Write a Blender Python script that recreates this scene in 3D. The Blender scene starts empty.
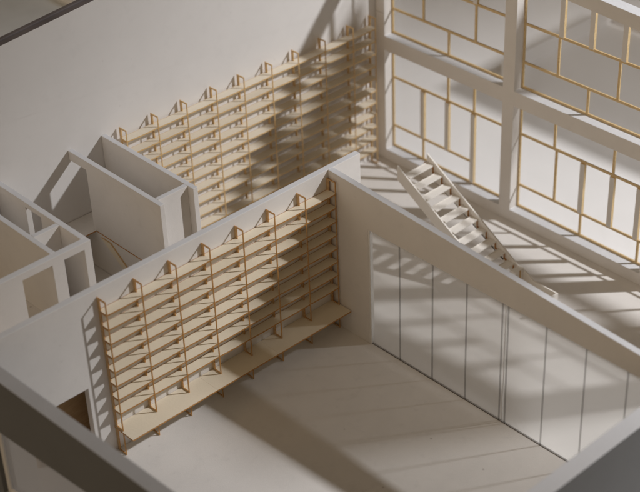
import bpy, bmesh, math, random
from mathutils import Vector, Matrix
random.seed(7)
scene = bpy.context.scene
C = scene.collection
# One unit is one bay of the shelving; the model is a table-top model, so a unit is 3 cm.
scene.unit_settings.system = 'METRIC'
scene.unit_settings.scale_length = 0.03

# ------------------------------------------------------------------ materials
def new_mat(name):
    m = bpy.data.materials.new(name); m.use_nodes = True
    nt = m.node_tree; nt.nodes.clear()
    out = nt.nodes.new('ShaderNodeOutputMaterial')
    return m, nt, out

def noise(nt, scale, detail=3, rough=0.55, vec=None):
    n = nt.nodes.new('ShaderNodeTexNoise'); n.inputs['Scale'].default_value = scale
    n.inputs['Detail'].default_value = detail; n.inputs['Roughness'].default_value = rough
    if vec: nt.links.new(vec, n.inputs['Vector'])
    return n

def ramp(nt, src, stops):
    r = nt.nodes.new('ShaderNodeValToRGB')
    while len(r.color_ramp.elements) < len(stops): r.color_ramp.elements.new(0.5)
    for e, (p, c) in zip(r.color_ramp.elements, stops):
        e.position = p; e.color = (c[0], c[1], c[2], 1)
    nt.links.new(src, r.inputs['Fac']); return r

def board_mat(name, col, var=0.04, speck=0.0, rough=0.75, bump=0.012, fine=30, smudge=0.0):
    """Paper-faced model board: faint mottling, fibre bump, a few specks."""
    m, nt, out = new_mat(name)
    tc = nt.nodes.new('ShaderNodeTexCoord')
    n1 = noise(nt, 0.9, 4, 0.6, tc.outputs['Object'])
    lo = [c * (1 - var) for c in col]; hi = [min(1, c * (1 + var * .5)) for c in col]
    r1 = ramp(nt, n1.outputs['Fac'], [(0.3, lo), (0.7, hi)])
    colout = r1.outputs['Color']
    if smudge:
        n3 = noise(nt, 2.6, 5, 0.65, tc.outputs['Object'])
        r3 = ramp(nt, n3.outputs['Fac'], [(0.56, (1, 1, 1)), (0.74, (1 - smudge,) * 3)])
        mx = nt.nodes.new('ShaderNodeMixRGB'); mx.blend_type = 'MULTIPLY'; mx.inputs['Fac'].default_value = 1
        nt.links.new(colout, mx.inputs['Color1']); nt.links.new(r3.outputs['Color'], mx.inputs['Color2'])
        colout = mx.outputs['Color']
    if speck:
        v = nt.nodes.new('ShaderNodeTexVoronoi'); v.inputs['Scale'].default_value = 1.3
        nt.links.new(tc.outputs['Object'], v.inputs['Vector'])
        r2 = ramp(nt, v.outputs['Distance'], [(0.018, (1 - speck, 1 - speck * 1.05, 1 - speck * 1.1)), (0.05, (1, 1, 1))])
        mx = nt.nodes.new('ShaderNodeMixRGB'); mx.blend_type = 'MULTIPLY'; mx.inputs['Fac'].default_value = 1
        nt.links.new(colout, mx.inputs['Color1']); nt.links.new(r2.outputs['Color'], mx.inputs['Color2'])
        colout = mx.outputs['Color']
    p = nt.nodes.new('ShaderNodeBsdfPrincipled')
    p.inputs['Roughness'].default_value = rough
    p.inputs['Specular IOR Level'].default_value = 0.3
    nt.links.new(colout, p.inputs['Base Color'])
    n2 = noise(nt, fine, 5, 0.7, tc.outputs['Object'])
    b = nt.nodes.new('ShaderNodeBump'); b.inputs['Strength'].default_value = 0.35; b.inputs['Distance'].default_value = bump
    nt.links.new(n2.outputs['Fac'], b.inputs['Height']); nt.links.new(b.outputs['Normal'], p.inputs['Normal'])
    nt.links.new(p.outputs['BSDF'], out.inputs['Surface'])
    return m

def wood_mat(name, dark, light, stretch=(1, 1, 6)):
    m, nt, out = new_mat(name)
    tc = nt.nodes.new('ShaderNodeTexCoord'); mp = nt.nodes.new('ShaderNodeMapping')
    mp.inputs['Scale'].default_value = stretch
    nt.links.new(tc.outputs['Object'], mp.inputs['Vector'])
    n = noise(nt, 3.2, 5, 0.65, mp.outputs['Vector'])
    r = ramp(nt, n.outputs['Fac'], [(0.3, dark), (0.7, light)])
    p = nt.nodes.new('ShaderNodeBsdfPrincipled'); p.inputs['Roughness'].default_value = 0.62
    p.inputs['Specular IOR Level'].default_value = 0.3
    nt.links.new(r.outputs['Color'], p.inputs['Base Color'])
    nt.links.new(p.outputs['BSDF'], out.inputs['Surface'])
    return m

def acrylic_mat(name, tint, haze, gloss, rough=0.12, milk=(0.94, 0.93, 0.91)):
    """Thin acrylic sheet: lets light straight through, a little milky, a little glossy."""
    m, nt, out = new_mat(name)
    tr = nt.nodes.new('ShaderNodeBsdfTransparent'); tr.inputs['Color'].default_value = (*tint, 1)
    df = nt.nodes.new('ShaderNodeBsdfDiffuse'); df.inputs['Color'].default_value = (*milk, 1)
    tl = nt.nodes.new('ShaderNodeBsdfTranslucent'); tl.inputs['Color'].default_value = (*milk, 1)
    gl = nt.nodes.new('ShaderNodeBsdfGlossy'); gl.inputs['Roughness'].default_value = rough
    tc = nt.nodes.new('ShaderNodeTexCoord')
    n = noise(nt, 1.2, 3, 0.5, tc.outputs['Object'])
    b = nt.nodes.new('ShaderNodeBump'); b.inputs['Strength'].default_value = 0.2; b.inputs['Distance'].default_value = 0.02
    nt.links.new(n.outputs['Fac'], b.inputs['Height']); nt.links.new(b.outputs['Normal'], gl.inputs['Normal'])
    m0 = nt.nodes.new('ShaderNodeMixShader'); m0.inputs['Fac'].default_value = 0.5
    nt.links.new(df.outputs[0], m0.inputs[1]); nt.links.new(tl.outputs[0], m0.inputs[2])
    m1 = nt.nodes.new('ShaderNodeMixShader'); m1.inputs['Fac'].default_value = haze
    nt.links.new(tr.outputs[0], m1.inputs[1]); nt.links.new(m0.outputs[0], m1.inputs[2])
    lw = nt.nodes.new('ShaderNodeLayerWeight'); lw.inputs['Blend'].default_value = .5
    pw = nt.nodes.new('ShaderNodeMath'); pw.operation = 'POWER'; pw.inputs[1].default_value = 5
    nt.links.new(lw.outputs['Facing'], pw.inputs[0])
    ma = nt.nodes.new('ShaderNodeMath'); ma.operation = 'MULTIPLY_ADD'; ma.inputs[1].default_value = .95; ma.inputs[2].default_value = .045
    nt.links.new(pw.outputs[0], ma.inputs[0])
    mul = nt.nodes.new('ShaderNodeMath'); mul.operation = 'MULTIPLY'; mul.inputs[1].default_value = gloss
    nt.links.new(ma.outputs[0], mul.inputs[0])
    m2 = nt.nodes.new('ShaderNodeMixShader'); nt.links.new(mul.outputs[0], m2.inputs['Fac'])
    nt.links.new(m1.outputs[0], m2.inputs[1]); nt.links.new(gl.outputs[0], m2.inputs[2])
    nt.links.new(m2.outputs[0], out.inputs['Surface'])
    return m

WHITE = (0.795, 0.765, 0.73)
M = {}
M['board'] = board_mat('white_board', WHITE, 0.035, 0.08, smudge=0.05)
M['wallcard'] = board_mat('tall_white_card', (0.775, 0.755, 0.735), 0.025, 0.10, smudge=0.03, bump=.003, fine=60)
M['edge'] = board_mat('cut_board_edge', (0.70, 0.71, 0.735), 0.05, 0, rough=0.85, fine=14, bump=0.02)
M['floor'] = board_mat('floor_board', (0.785, 0.76, 0.73), 0.04, 0.3, rough=0.65, smudge=0.07)
M['rail'] = board_mat('parapet_board', (0.16, 0.16, 0.16), 0.04)  # left wall sides: shade is put into the base colour
M['cream'] = board_mat('cream_card', (0.84, 0.755, 0.60), 0.05, 0, fine=20)
M['cream_far'] = board_mat('golden_card', (0.83, 0.755, 0.62), 0.05, 0, fine=20)
M['stair'] = board_mat('stair_card', (0.90, 0.865, 0.81), 0.03)
M['paper'] = board_mat('outside_paper', (0.85, 0.835, 0.82), 0.02)
M['table'] = board_mat('grey_table', (0.74, 0.77, 0.79), 0.06, 0, rough=0.6)
M['rail2'] = board_mat('front_parapet_board', (0.235, 0.235, 0.235), 0.05)  # front wall sides darkened in the base colour to read as shaded
M['dark'] = board_mat('dark_gap', (0.10, 0.085, 0.075), 0.1)
M['darkedge'] = board_mat('dark_board_edge', (0.17, 0.15, 0.15), 0.25, 0, fine=8)
M['line'] = acrylic_mat('grey_film_strip', (0.90, 0.895, 0.89), 0.17, 0.2, 0.3, (.10, .095, .09))
M['line2'] = board_mat('joint_shadow', (0.30, 0.27, 0.24), 0.1)
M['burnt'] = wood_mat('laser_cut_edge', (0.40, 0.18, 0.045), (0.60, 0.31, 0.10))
M['ply'] = wood_mat('thin_plywood', (0.52, 0.34, 0.165), (0.66, 0.46, 0.25))
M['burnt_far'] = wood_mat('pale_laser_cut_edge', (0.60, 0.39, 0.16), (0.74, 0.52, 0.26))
M['bar'] = wood_mat('window_bar_wood', (0.66, 0.48, 0.24), (0.80, 0.62, 0.36))
M['kraft'] = wood_mat('brown_ply', (0.40, 0.25, 0.12), (0.52, 0.35, 0.19))
M['acrylic'] = acrylic_mat('clear_acrylic', (0.965, 0.965, 0.96), 0.27, 1.0, 0.2)
M['dimfilm'] = acrylic_mat('grey_film', (0.85, 0.85, 0.85), 0.6, 0.5, 0.3, (.5, .475, .45))
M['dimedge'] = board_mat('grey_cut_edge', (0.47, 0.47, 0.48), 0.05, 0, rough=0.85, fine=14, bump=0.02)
M['film'] = acrylic_mat('milky_film', (0.9, 0.9, 0.9), 0.62, 0.6, 0.3)
M['shade_film'] = acrylic_mat('thin_shade_film', (0.90, 0.90, 0.90), 0.44, 0.6, 0.3)  # film of the added, unseen light blockers
M['pane'] = acrylic_mat('window_acrylic', (0.97, 0.97, 0.97), 0.04, 0.5, 0.1)
M['gleam'] = board_mat('polished_acrylic_edge', (0.86, 0.85, 0.83), 0.02, 0, rough=0.25)

# ------------------------------------------------------------------ mesh helpers
class MB:
    """Collects boxes and prisms, then links them as ONE mesh object."""
    def __init__(self, *mats):
        self.bm = bmesh.new(); self.mats = list(mats)
    def box(self, x0, x1, y0, y1, z0, z1, pick=None):
        """pick(normal) -> material slot"""
        pts = [(x0, y0, z0), (x1, y0, z0), (x1, y1, z0), (x0, y1, z0), (x0, y0, z1), (x1, y0, z1), (x1, y1, z1), (x0, y1, z1)]
        return self.hexa(pts, pick)
    def hexa(self, pts, pick=None):
        v = [self.bm.verts.new(p) for p in pts]
        for idx in ((0, 3, 2, 1), (4, 5, 6, 7), (0, 1, 5, 4), (1, 2, 6, 5), (2, 3, 7, 6), (3, 0, 4, 7)):
            f = self.bm.faces.new([v[i] for i in idx]); f.normal_update()
            if pick: f.material_index = pick(f.normal)
        return v
    def prism(self, poly, axis, a, b, pick=None):
        """poly: list of 2-D points, extruded along axis (0,1,2) from a to b"""
        def P(p, t):
            l = list(p); l.insert(axis, t); return l
        va = [self.bm.verts.new(P(p, a)) for p in poly]; vb = [self.bm.verts.new(P(p, b)) for p in poly]
        fs = [self.bm.faces.new(va), self.bm.faces.new(vb[::-1])]
        n = len(poly)
        for i in range(n):
            fs.append(self.bm.faces.new([va[(i + 1) % n], va[i], vb[i], vb[(i + 1) % n]]))
        bmesh.ops.recalc_face_normals(self.bm, faces=fs)
        for f in fs:
            f.normal_update()
            if pick: f.material_index = pick(f.normal)
    def grid(self, us, zs, holes, P, t0, t1, pick=None):
        """A flat wall with rectangular openings: P(u,z,t) -> point; holes = set of (i,j) cells left empty."""
        bm = self.bm; cache = {}
        def V(i, j, s):
            k = (i, j, s)
            if k not in cache: cache[k] = bm.verts.new(P(us[i], zs[j], t0 if s == 0 else t1))
            return cache[k]
        nu, nz = len(us) - 1, len(zs) - 1
        solid = lambda i, j: 0 <= i < nu and 0 <= j < nz and (i, j) not in holes
        fs = []
        for i in range(nu):
            for j in range(nz):
                if not solid(i, j): continue
                fs.append(bm.faces.new([V(i, j, 0), V(i + 1, j, 0), V(i + 1, j + 1, 0), V(i, j + 1, 0)]))
                fs.append(bm.faces.new([V(i, j, 1), V(i, j + 1, 1), V(i + 1, j + 1, 1), V(i + 1, j, 1)]))
                if not solid(i - 1, j): fs.append(bm.faces.new([V(i, j, 0), V(i, j + 1, 0), V(i, j + 1, 1), V(i, j, 1)]))
                if not solid(i + 1, j): fs.append(bm.faces.new([V(i + 1, j, 0), V(i + 1, j, 1), V(i + 1, j + 1, 1), V(i + 1, j + 1, 0)]))
                if not solid(i, j - 1): fs.append(bm.faces.new([V(i, j, 0), V(i, j, 1), V(i + 1, j, 1), V(i + 1, j, 0)]))
                if not solid(i, j + 1): fs.append(bm.faces.new([V(i, j + 1, 0), V(i + 1, j + 1, 0), V(i + 1, j + 1, 1), V(i, j + 1, 1)]))
        bmesh.ops.recalc_face_normals(bm, faces=fs)
        for f in fs:
            f.normal_update()
            if pick: f.material_index = pick(f.normal)
    def build(self, name, parent=None, bevel=0.0):
        me = bpy.data.meshes.new(name); self.bm.to_mesh(me); self.bm.free()
        for m in self.mats: me.materials.append(m)
        o = bpy.data.objects.new(name, me); C.objects.link(o)
        if parent: o.parent = parent; o.matrix_parent_inverse = Matrix.Translation(-parent.location)
        if bevel:
            b = o.modifiers.new('bevel', 'BEVEL'); b.width = bevel; b.segments = 2; b.limit_method = 'ANGLE'; b.angle_limit = math.radians(40)
        return o

def tag(o, label=None, cat=None, group=None, kind='thing'):
    if label: o['label'] = label
    if cat: o['category'] = cat
    if group: o['group'] = group
    if kind: o['kind'] = kind
    return o
def thing(name, loc, label, cat, group=None):
    o = bpy.data.objects.new(name, None); o.empty_display_size = .2; o.location = loc; C.objects.link(o)
    return tag(o, label, cat, group)
TOP = lambda n: 1 if n.z > .7 else 0            # slot 1 = cut edge on the top
SLOPE = 0.061                                    # the roof line falls towards the front
H = 4.675; D = 5.237; XW = 6.85

# ------------------------------------------------------------------ the setting: floors, base, table
def floor_piece(name, x0, x1, y0, y1, z0, z1, mat):
    b = MB(mat); b.box(x0, x1, y0, y1, z0, z1); o = b.build(name); o['kind'] = 'structure'; return o
g = MB(M['table']); g.bm.faces.new([g.bm.verts.new(p) for p in ((-400, -400, -.6), (400, -400, -.6), (400, 400, -.6), (-400, 400, -.6))])
o = g.build('ground'); o['kind'] = 'structure'
floor_piece('floor', -10.2, 7.24, -11.0, D + .2, -.22, 0, M['floor'])
floor_piece('ground_card', 7.26, 34, -16, 30, -.56, -.25, M['paper'])

# upper floor with its stairwell opening; brown laser-cut edges
ZF = 2.8
b = MB(M['floor'], M['burnt'])
us = [-10.0, -5.95, -4.09, -3.06]; vs = [.18, 1.95, 4.42, D - .005]
b.grid(us, vs, {(1, 1)}, lambda u, v, t: (u, v, t), ZF - .035, ZF, lambda n: 0 if abs(n.z) > .5 else 1)
o = b.build('floor'); o['kind'] = 'structure'

# ------------------------------------------------------------------ back wall (tall)
def c_top(x): return 8.52 + .085 * (x + 2.7)
b = MB(M['wallcard'], M['darkedge'])
b.prism([(-13, -.25), (7.22, -.25), (7.22, c_top(7.22)), (-13, c_top(-13))], 1, D + .012, D + .2, lambda n: 1 if n.z > .7 else 0)
cw = b.build('back_wall', bevel=.012)
tag(cw, 'tall plain white card wall behind the far shelving, cut off dark along its top', 'wall')
def c_seam(x): return 5.83 - .0755 * (x - .33)
b = MB(M['wallcard']); xs = [-12.9, XW + .1]
b.prism([(xs[0], c_seam(xs[0])), (xs[1], c_seam(xs[1])), (xs[1], c_top(xs[1]) - .02), (xs[0], c_top(xs[0]) - .02)], 1, D + .004, D + .0125)
o = b.build('facing_sheet', cw)
b = MB(M['darkedge'])
b.hexa([(-13, D + .2, c_top(-13) - .35), (7.22, D + .2, c_top(7.22) - .35), (7.22, D + .33, c_top(7.22) - .35), (-13, D + .33, c_top(-13) - .35),
        (-13, D + .2, c_top(-13) + .04), (7.22, D + .2, c_top(7.22) + .04), (7.22, D + .33, c_top(7.22) + .04), (-13, D + .33, c_top(-13) + .04)])
b.build('top_strip', cw, bevel=.02)

# ------------------------------------------------------------------ wall behind the near shelving
b = MB(M['board'], M['edge'])
us = [-10.12, -9.25, -7.64, 1.11]; zs = [0, 2.17, H]
b.grid(us, zs, {(1, 0)}, lambda u, z, t: (u, t, z), 0, .177, TOP)
o = b.build('shelf_wall', bevel=.012)
tag(o, 'long white board wall carrying the near shelving, doorway cut at its left end', 'wall')

# ------------------------------------------------------------------ glazed partition
def p_part(u, z, t): return (t, u, z + (SLOPE * u if z == H else 0))
b = MB(M['board'], M['edge'])
us = [-11.0, -10.45, -1.37, 0 - .001]; zs = [0, 3.52, H]
b.grid(us, zs, {(1, 0)}, p_part, 0, .177, TOP)
gp = b.build('glazed_partition', bevel=.012)
tag(gp, 'white partition with long strip of clear acrylic panels below its deep sloping header', 'partition')
for y0, y1 in ((-5.817, -1.40), (-10.42, -5.823)):
    b = MB(M['acrylic'], M['gleam']); b.box(.05, .085, y0, y1, .012, 3.515, lambda n: 1 if abs(n.y) > .5 else 0)
    b.build('acrylic_panel', gp)
for y in (-2.42, -3.53, -4.63, -5.735, -5.91, -7.03, -8.16, -9.29):
    b = MB(M['line']); b.box(.036, .049, y - .022, y + .022, .018, 3.515); b.build('mullion', gp)
b = MB(M['gleam']); b.box(.004, .036, -1.425, -1.374, .02, 3.512); b.build('edge_strip', gp, .006)
b = MB(M['dark']); b.box(.04, .095, -10.44, -1.375, .0, .010); b.build('bottom_track', gp)

# ------------------------------------------------------------------ parapet walls in front
def e_pt(u, z, t):
    zz = z
    if z > 4.6: zz = z + SLOPE * u
    return (t - .075 * (u + .0), u, zz)
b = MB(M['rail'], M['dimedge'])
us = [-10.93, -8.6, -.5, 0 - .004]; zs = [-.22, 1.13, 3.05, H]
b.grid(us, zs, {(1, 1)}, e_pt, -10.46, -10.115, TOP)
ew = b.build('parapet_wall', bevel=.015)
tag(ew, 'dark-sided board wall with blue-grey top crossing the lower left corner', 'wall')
b = MB(M['dimfilm']); b.hexa([e_pt(u, z, t) for z in (1.13, 3.05) for u, t in ((-8.6, -10.30), (-8.6, -10.26), (-.5, -10.26), (-.5, -10.30))])
b.build('infill_panel', ew)
b = MB(M['board'])
for u0, u1, z0, z1 in ((-.62, -.5, 1.13, 3.05), (-8.6, -.62, 1.13, 1.25)):
    b.hexa([e_pt(u, z, t) for z in (z0 + .002, z1 - .002) for u, t in ((u0, -10.36), (u0, -10.303), (u1 - .002, -10.303), (u1 - .002, -10.36))])
b.build('panel_frame', ew, .01)
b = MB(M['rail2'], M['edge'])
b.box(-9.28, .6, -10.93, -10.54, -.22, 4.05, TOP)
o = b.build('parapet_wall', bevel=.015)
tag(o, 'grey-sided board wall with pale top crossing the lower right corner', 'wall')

# ------------------------------------------------------------------ window wall
ys = [D - .002]
for k in range(3):
    a = 4.88 - 4.99 * k; ys += [a, a - 4.58]
ys += [-10.5]
ys = ys[::-1]                                       # ascending
zW = [.0, .37, 3.74, 4.20, 7.36, 7.75]
def w_pt(u, z, t):
    zz = z + (SLOPE * (u + 3) * .8 if z > 7 else 0)
    return (t, u, zz)
holes = {(i, j) for i in (1, 3, 5) for j in (1, 3)}
b = MB(M['board'], M['edge'])
b.grid(ys, zW, holes, w_pt, XW, XW + .37, TOP)
ww = b.build('window_wall', bevel=.012)
tag(ww, 'big white window wall of deep frames filled with thin wooden bars', 'window wall')
b = MB(M['line2']); b.box(XW - .0015, XW + .01, 4.90, 5.22, 4.912, 4.922); b.build('joint_line', ww)
def wtop(y): return 7.36 + SLOPE * (y + 3) * .8
XM0, XM1 = XW + .315, XW + .36
def window(k, upper):
    yl = 4.88 - 4.99 * k; yr = yl - 4.58
    z0, z1 = (4.20, 7.36) if upper else (.37, 3.74)
    fr = MB(M['bar'])
    w = .035
    e = .002
    fr.box(XM0, XM1, yr + e, yl - e, z0 + e, z0 + .06)
    fr.box(XM0, XM1, yl - .05, yl - e, z0 + .06, (wtop(yl) - .05 if upper else z1 - e))
    f = fr.build('window_frame', ww)
    def bar(y0, y1, za, zb, wide=False):
        if wide:
            bb = MB(M['board'], M['bar']); bb.box(XM0 - .045, XM1, y0, y1, za, zb, lambda n: 0 if n.x < -.5 else 1)
        else:
            bb = MB(M['bar']); bb.box(XM0 + .004, XM1 - .004, y0, y1, za, zb)
        bb.build('glazing_bar', f)
    t = .036
    P = [yl - 1.265, yl - 2.255, yl - 3.265]           # verticals
    if not upper:
        h1, h2 = 2.75, 1.10
        end = P[2] if k == 0 else yr
        bar(yr + e, yl - .05, h1 - t, h1 + t)
        bar(end + (t if k == 0 else e), yl - .05, h2 - t, h2 + t)
        Q = P if k == 0 else [yl - 1.32, yl - 2.265, yl - 3.265, yl - 4.15]
        wd = .075
        for i, y in enumerate(Q):
            wide = not (k != 0 and i == 0)
            lo = (z0 + .06 if (k == 0 and i == 2) else h2 + t)
            bar(y - (wd if wide else t), y + (wd if wide else t), lo + e, h1 - t - e, wide)
        tops = (P[1], P[2]) if k == 0 else (P[0] + .03, P[2] + .02)
        for y in tops: bar(y - t, y + t, h1 + t + e, z1 - e)
        bots = (P[0],) if k == 0 else (P[1] - .015, Q[3] - .08)
        for y in bots: bar(y - t, y + t, z0 + .06 + e, h2 - t - e)
    else:
        h1, h2 = 4.98, 6.13
        bar(yr + e, yl - .05, h1 - t, h1 + t)
        if k == 0:
            bar(yr + e, P[0] - t - e, h2 - t, h2 + t)
            bar(P[1] - t, P[1] + t, z0 + .06 + e, h1 - t - e)
            bar(P[0] - t, P[0] + t, h1 + t + e, wtop(P[0]) - .004)
            bar(P[2] - t, P[2] + t, h1 + t + e, h2 - t - e)
            up = (P[1], P[2])
        else:
            bar(yr + e, yl - .05, h2 - t, h2 + t)
            bar(P[1] - t, P[1] + t, z0 + .06 + e, h1 - t - e)
            for y in (P[0] + .05, P[2] + .07): bar(y - t, y + t, h1 + t + e, h2 - t - e)
            up = (P[0] - .04, P[1] - .03, P[2] - .06)
        for y in up: bar(y - .075, y + .075, h2 + t + e, wtop(y) - .008, True)
    pb = MB(M['pane']); z1p = (wtop(yr) - .02 if upper else z1 - e)
    pb.box(XM1 + .001, XM1 + .007, yr + e, yl - e, z0 + e, z1p - .03)
    pb.build('pane', f)
for k in range(3):
    for up in (False, True): window(k, up)

# ------------------------------------------------------------------ shelving
def ladder_mesh(d, ztop, rungs, zbot, off, burnt, extra=None):
    """One flat laser-cut upright: wall post, front post, top bar and a rung under every shelf."""
    b = MB(M['ply'], burnt)
    pk = lambda n: 0 if abs(n.x) > .5 else 1
    h = .0125
    yb0, yb1 = -off - .085, -off
    yf0, yf1 = -d - off, -d - off + .025
    b.box(-h, h, yb0, yb1, zbot, ztop, pk)
    b.box(-h, h, yf0, yf1, zbot, ztop, pk)
    b.box(-h, h, yf1, yb0, ztop - .034, ztop, pk)
    for z in rungs: b.box(-h, h, yf1, yb0, z - .03, z, pk)
    return b

def shelving(name, label, cat, x_last, ybase, n, ztop, shelf_zs, d, off, burnt, bench=None, jog=None):
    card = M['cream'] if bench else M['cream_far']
    root = thing(name, (x_last - (n - 1) / 2, ybase, 0), label, cat)
    T = .04
    rungs = [z - T - .001 for z in shelf_zs]
    if bench: rungs += [bench[0] - T - .001, bench[0] + .033]
    rungs.append(.034)
    first = ladder_mesh(d, ztop, rungs, 0.001, off, burnt).build('upright_frame')
    for i in range(n):
        x = x_last - (n - 1 - i) + (jog or {}).get(i, 0) + random.uniform(-.008, .008)
        o = first if i == 0 else first.copy()
        if i: C.objects.link(o)
        o.parent = root; o.location = (x - root.location.x, 0, 0)
        o.rotation_euler = (0, random.uniform(-.0025, .0025), random.uniform(-.012, .012))
    xa, xb = x_last - (n - 1) - .015, min(x_last + .015, -.004 if bench else 99)
    pk = lambda n_: 0 if abs(n_.z) > .5 else 1
    for z in shelf_zs:
        b = MB(card, burnt)
        # each shelf runs between the posts: notched around them by keeping it just behind the front posts
        yf, yr_ = ybase - d - off + .004, ybase - off - .004
        segs = n - 1
        zz = [z + random.uniform(-.008, .008) for _ in range(n)]
        bm = b.bm; rows = []
        for i in range(segs * 4 + 1):
            x = xa + (xb - xa) * i / (segs * 4); k = i // 4; fr = (i % 4) / 4
            zc = zz[min(k, n - 1)] * (1 - fr) + zz[min(k + 1, n - 1)] * fr - (.010 if i % 4 == 2 else .007 if i % 4 else 0)
            rows.append([bm.verts.new(p) for p in ((x, yf, zc - T), (x, yf, zc), (x, yr_ - .013, zc), (x, yr_, zc), (x, yr_, zc - T))])
        for a, c in zip(rows[:-1], rows[1:]):
            for j in range(5): bm.faces.new([a[j], a[(j + 1) % 5], c[(j + 1) % 5], c[j]])
        bm.faces.new(rows[0]); bm.faces.new(rows[-1][::-1])
        bmesh.ops.recalc_face_normals(bm, faces=bm.faces[:])
        for f in bm.faces:
            f.normal_update(); f.material_index = pk(f.normal)
            if f.calc_center_median().y > yr_ - .012: f.material_index = 1
        b.build('shelf', root)
    if bench:
        zb, db = bench
        cuts = [xa - .02, -4.52, -2.52, -.03]
        for x0, x1 in zip(cuts[:-1], cuts[1:]):
            b = MB(M['cream'], burnt)
            b.box(x0 + .0012, x1 - .0012, ybase - db, ybase - .006, zb - T, zb, pk); b.build('bench_board', root)
    return root
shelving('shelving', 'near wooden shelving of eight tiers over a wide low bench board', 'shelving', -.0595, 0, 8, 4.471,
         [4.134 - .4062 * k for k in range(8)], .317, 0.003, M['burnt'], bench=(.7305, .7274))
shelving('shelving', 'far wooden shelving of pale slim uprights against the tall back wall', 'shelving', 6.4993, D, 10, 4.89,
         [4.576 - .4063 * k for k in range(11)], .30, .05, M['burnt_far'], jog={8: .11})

# ------------------------------------------------------------------ small rooms on the upper floor
ZT = 4.84
def plain_y(x0, x1, y0, y1, z0, z1, label, holes=None):
    b = MB(M['board'], M['edge'])
    us = [y0, y1]; zs = [z0, z1]; hs = set()
    if holes:
        (h0, h1, zh) = holes
        us = sorted({y0, h0, h1, y1}); zs = [z0, zh, z1]; i = us.index(h0); hs = {(i, 0)}
    b.grid(us, zs, hs, lambda u, z, t: (t, u, z), x0, x1, TOP)
    o = b.build('room_wall', bevel=.01); tag(o, label, 'wall', 'walls of the small upper rooms'); return o
def plain_x(y0, y1, x0, x1, z0, z1, label, holes=None, zh=None):
    b = MB(M['board'], M['edge'])
    us = [x0, x1]; zs = [z0, z1]; hs = set()
    if holes:
        us = sorted({x0, x1} | {v for h in holes for v in h}); zs = [z0, zh, z1]
        hs = {(us.index(h[0]), 0) for h in holes}
    b.grid(us, zs, hs, lambda u, z, t: (u, t, z), y0, y1, TOP)
    o = b.build('room_wall', bevel=.01); tag(o, label, 'wall', 'walls of the small upper rooms'); return o
plain_y(-3.05, -2.91, 1.5, D - .004, 0, ZT, 'tall room wall standing hard against the end of the far shelving')
plain_y(-4.09, -3.95, 1.47, D - .004, ZF, ZT, 'room wall with a white-lit doorway beside the tall back wall', (4.51, D - .004, 4.57))
plain_x(1.71, 1.85, -3.948, -3.052, ZF, ZT, 'short bright cross wall bridging two parallel room walls next to the far shelving')
plain_y(-6.25, -6.10, 1.682, D - .004, ZF, ZT, 'room wall with a narrow white-edged doorway left of the stairwell opening', (3.32, 3.98, 4.70))
plain_y(-7.10, -6.96, 1.682, D - .004, ZF, ZT, 'leftmost plain room wall running back from the front wall with two openings')
plain_x(1.5, 1.68, -9.9, -6.10, ZF, ZT, 'front room wall with two door openings behind the near shelving wall', [(-8.0, -7.19), (-6.86, -6.3)], 4.645)
plain_x(2.53, 2.67, -6.958, -6.252, ZF, ZT, 'little cross wall with a triangular shadow between two room walls at left')
floor_piece('floor', -6.4, -4.10, .18, D - .01, 1.55, 1.6, M['floor'])
# lower storey seen down the stairwell opening
b = MB(M['board']); b.box(-4.085, -4.0, .18, D - .01, .002, ZF - .037)
tag(b.build('stairwell_panel'), 'dim board panel down inside the stairwell opening below the room wall', 'panel')
b = MB(M['cream'], M['ply']); b.prism([(2.3, 1.601), (2.55, 1.601), (4.2, 2.70), (3.8, 2.70)], 0, -4.13, -4.09, lambda n: 0 if abs(n.x) > .5 else 1)
tag(b.build('stair_side'), 'slanting pale stair side inside the stairwell opening', 'stair side')

b = MB(M['kraft']); b.box(-9.9, -6.5, .78, .86, .002, 2.72)
tag(b.build('doorway_panel'), 'brown plywood panel seen through the doorway at lower left', 'panel')
# ------------------------------------------------------------------ staircase
st = thing('staircase', (3.8, -1.2, 0), 'white card staircase with open risers and tall slanted side boards', 'staircase')
XL, XR = 3.30, 4.35; tk = .05
s_top = lambda y: 3.02 + .6255 * (y - .798)
for x0, x1, ya in ((XL, XL + tk, .965), (XR - tk, XR, .80)):
    zt = (lambda y: 2.997 + .6255 * (y - .965)) if x0 == XL else s_top
    b = MB(M['stair']); yb = -2.60
    b.prism([(ya, zt(ya)), (ya, zt(ya) - .44), (yb, zt(yb) - .44), (yb, zt(yb))], 0, x0, x1)
    b.build('side_board', st, .006)
b = MB(M['stair'], M['burnt'])                                        # saw-toothed carrier along the far side
poly = []; yk = .868; zk = 2.74
for k in range(10):
    y1 = .868 - .333 * k; z = 2.735 - .2055 * k
    poly += [(y1, z), (y1 - .333, z)]
low = [(y - .0, z) for y, z in ((poly[-1][0], poly[-1][1] - .12), (.868, 2.735 - .16))]
b.prism(poly + low, 0, XR - tk - .06, XR - tk - .002, lambda n: 0 if abs(n.x) > .5 else 1)
b.build('carrier', st)
for k in range(10):
    y1 = .868 - .333 * k; z = 2.77 - .2055 * k
    b = MB(M['stair'])
    b.box(XL + tk + .002, XR - tk - .004, y1 - .338, y1 - .125, z - .05, z)
    b.box(XL + tk + .002, XR - tk - .004, y1 - .125, y1 - .107, z - .05, z + .022)
    b.build('tread', st, .004)
b = MB(M['stair'])
b.prism([(-2.46, .36), (-2.46, .74), (-2.60, .74), (-2.60, .905), (-2.78, .905), (-2.78, .36)], 0, XR - .36, XR + .0)
b.build('newel', st, .008)
b = MB(M['ply']); b.box(XR - .20, XR - .14, -2.79, -2.782, .37, .90); b.build('newel_groove', st)
b = MB(M['stair'])                                                     # landing with its low parapet
b.box(XL, XR - .05, -3.92, -2.785, .40, .43)
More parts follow.
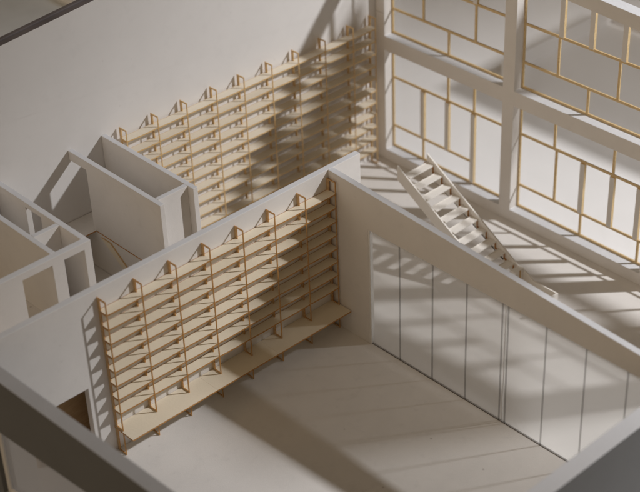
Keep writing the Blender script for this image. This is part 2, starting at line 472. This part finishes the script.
b.prism([(-2.785, .36), (-2.785, .865), (-3.15, .665), (-3.97, .655), (-3.97, .36)], 0, XR - .05, XR)
b.box(XL, XR - .05, -3.97, -3.92, .36, .655)
b.build('landing', st, .005)

for o in st.children:                                                  # the flight stands low, its landing close to the floor
    for v in o.data.vertices:
        v.co += Vector((.40, .31, -.36))
        v.co.z = max(v.co.z, .003)

# ------------------------------------------------------------------ added board, out of view, shaped to cast shade on the floor
b = MB(M['paper'])
b.box(12, 12.2, -18.5, -7.2, 9.2, 9.62)
b.box(12.0, 12.2, -18.5, -18.1, -.25, 9.198); b.box(12.0, 12.2, -18.5, -11.2, 9.622, 10.9)
b.box(12.0, 12.2, -13.8, -13.5, 10.902, 13.098)
b.box(12.21, 12.3, -7.5, -6.2, 9.3, 9.6); b.box(12.21, 12.3, -6.3, -6.0, 9.602, 11.4)
b.box(12, 12.2, -6.3, -2.6, 10.9, 12.3)
o = b.build('shade_blocker', bevel=.01)
b = MB(M['shade_film']); b.box(12, 12.03, -13.9, -10.4, 13.1, 15.9); b.build('blocker_film', o)  # added film, out of view, dims the light on the room floor
tag(o, 'added stepped board on one leg outside the window wall, unseen, casting shade indoors', 'board')

b = MB(M['shade_film']); b.box(16, 21.7, -15.5, -1.1, 8.0, 8.03)  # added film out of view, placed to half-shade the ground outside
for x, y in ((21.4, -15), (16.4, -15)): b.box(x - .2, x + .2, y - .2, y + .2, -.25, 7.998)
tag(b.build('film_blocker', bevel=.01), 'added flat milky film on posts outside the window wall, unseen, shading the ground', 'board')

b = MB(M['paper'])
b.box(13.7, 19.6, 6.1, 6.22, -.249, .35); b.box(19.6, 19.72, -9, 6.22, -.249, .35)
tag(b.build('card_rim', bevel=.01), 'low white card rim on the ground outside, blurred corner through the upper right panes', 'rim')

# ------------------------------------------------------------------ light: one lamp, dim room
L = bpy.data.lights.new('lamp', 'SPOT'); L.energy = 76000; L.color = (.985, .98, 1.0)
L.shadow_soft_size = .8; L.spot_size = math.radians(58); L.spot_blend = 1.0
lo = bpy.data.objects.new('lamp', L); C.objects.link(lo)
lo.location = (28, -24, 31)
lo.rotation_euler = (Vector((9.6, -5.5, 2)) - Vector(lo.location)).to_track_quat('-Z', 'Y').to_euler()
w = bpy.data.worlds.new('World'); scene.world = w; w.use_nodes = True
bg = w.node_tree.nodes['Background']; bg.inputs['Color'].default_value = (1.0, .77, .52, 1)
# the dim room is brighter on one side: soft warm light from low on the left
wn = w.node_tree
tc = wn.nodes.new('ShaderNodeTexCoord'); dp = wn.nodes.new('ShaderNodeVectorMath'); dp.operation = 'DOT_PRODUCT'
dp.inputs[1].default_value = (-.97, .12, .20)
wn.links.new(tc.outputs['Generated'], dp.inputs[0])
mr = wn.nodes.new('ShaderNodeMapRange'); mr.inputs['From Min'].default_value = 0.0; mr.inputs['From Max'].default_value = 1.0
mr.inputs['To Min'].default_value = .035; mr.inputs['To Max'].default_value = .47; mr.interpolation_type = 'SMOOTHSTEP'
wn.links.new(dp.outputs['Value'], mr.inputs['Value']); wn.links.new(mr.outputs['Result'], bg.inputs['Strength'])

# ------------------------------------------------------------------ camera
cam = bpy.data.cameras.new('camera'); co = bpy.data.objects.new('camera', cam); C.objects.link(co); scene.camera = co
pos = Vector((-21.81254823, -24.11975666, 24.31330919))
yaw, pit, rol = math.radians(48.36026558610473), math.radians(-33.958911953384735), math.radians(-2.4755258885983946)
fw = Vector((math.cos(pit) * math.cos(yaw), math.cos(pit) * math.sin(yaw), math.sin(pit)))
r = Vector((math.sin(yaw), -math.cos(yaw), 0)); u = r.cross(fw)
r2 = math.cos(rol) * r + math.sin(rol) * u; u2 = -math.sin(rol) * r + math.cos(rol) * u
co.matrix_world = Matrix(((r2.x, u2.x, -fw.x, pos.x), (r2.y, u2.y, -fw.y, pos.y), (r2.z, u2.z, -fw.z, pos.z), (0, 0, 0, 1)))
cam.sensor_fit = 'HORIZONTAL'; cam.sensor_width = 36; cam.lens = 36 * 1537.027889 / 640
cam.clip_start = .5; cam.clip_end = 2000
cam.dof.use_dof = True; cam.dof.focus_distance = 38.0; cam.dof.aperture_fstop = cam.lens * 1e-3 / .35

scene.render.engine = 'CYCLES'
scene.cycles.max_bounces = 12; scene.cycles.diffuse_bounces = 6; scene.cycles.transparent_max_bounces = 16
scene.view_settings.view_transform = 'Standard'; scene.view_settings.look = 'None'
scene.view_settings.exposure = 0; scene.view_settings.gamma = 1
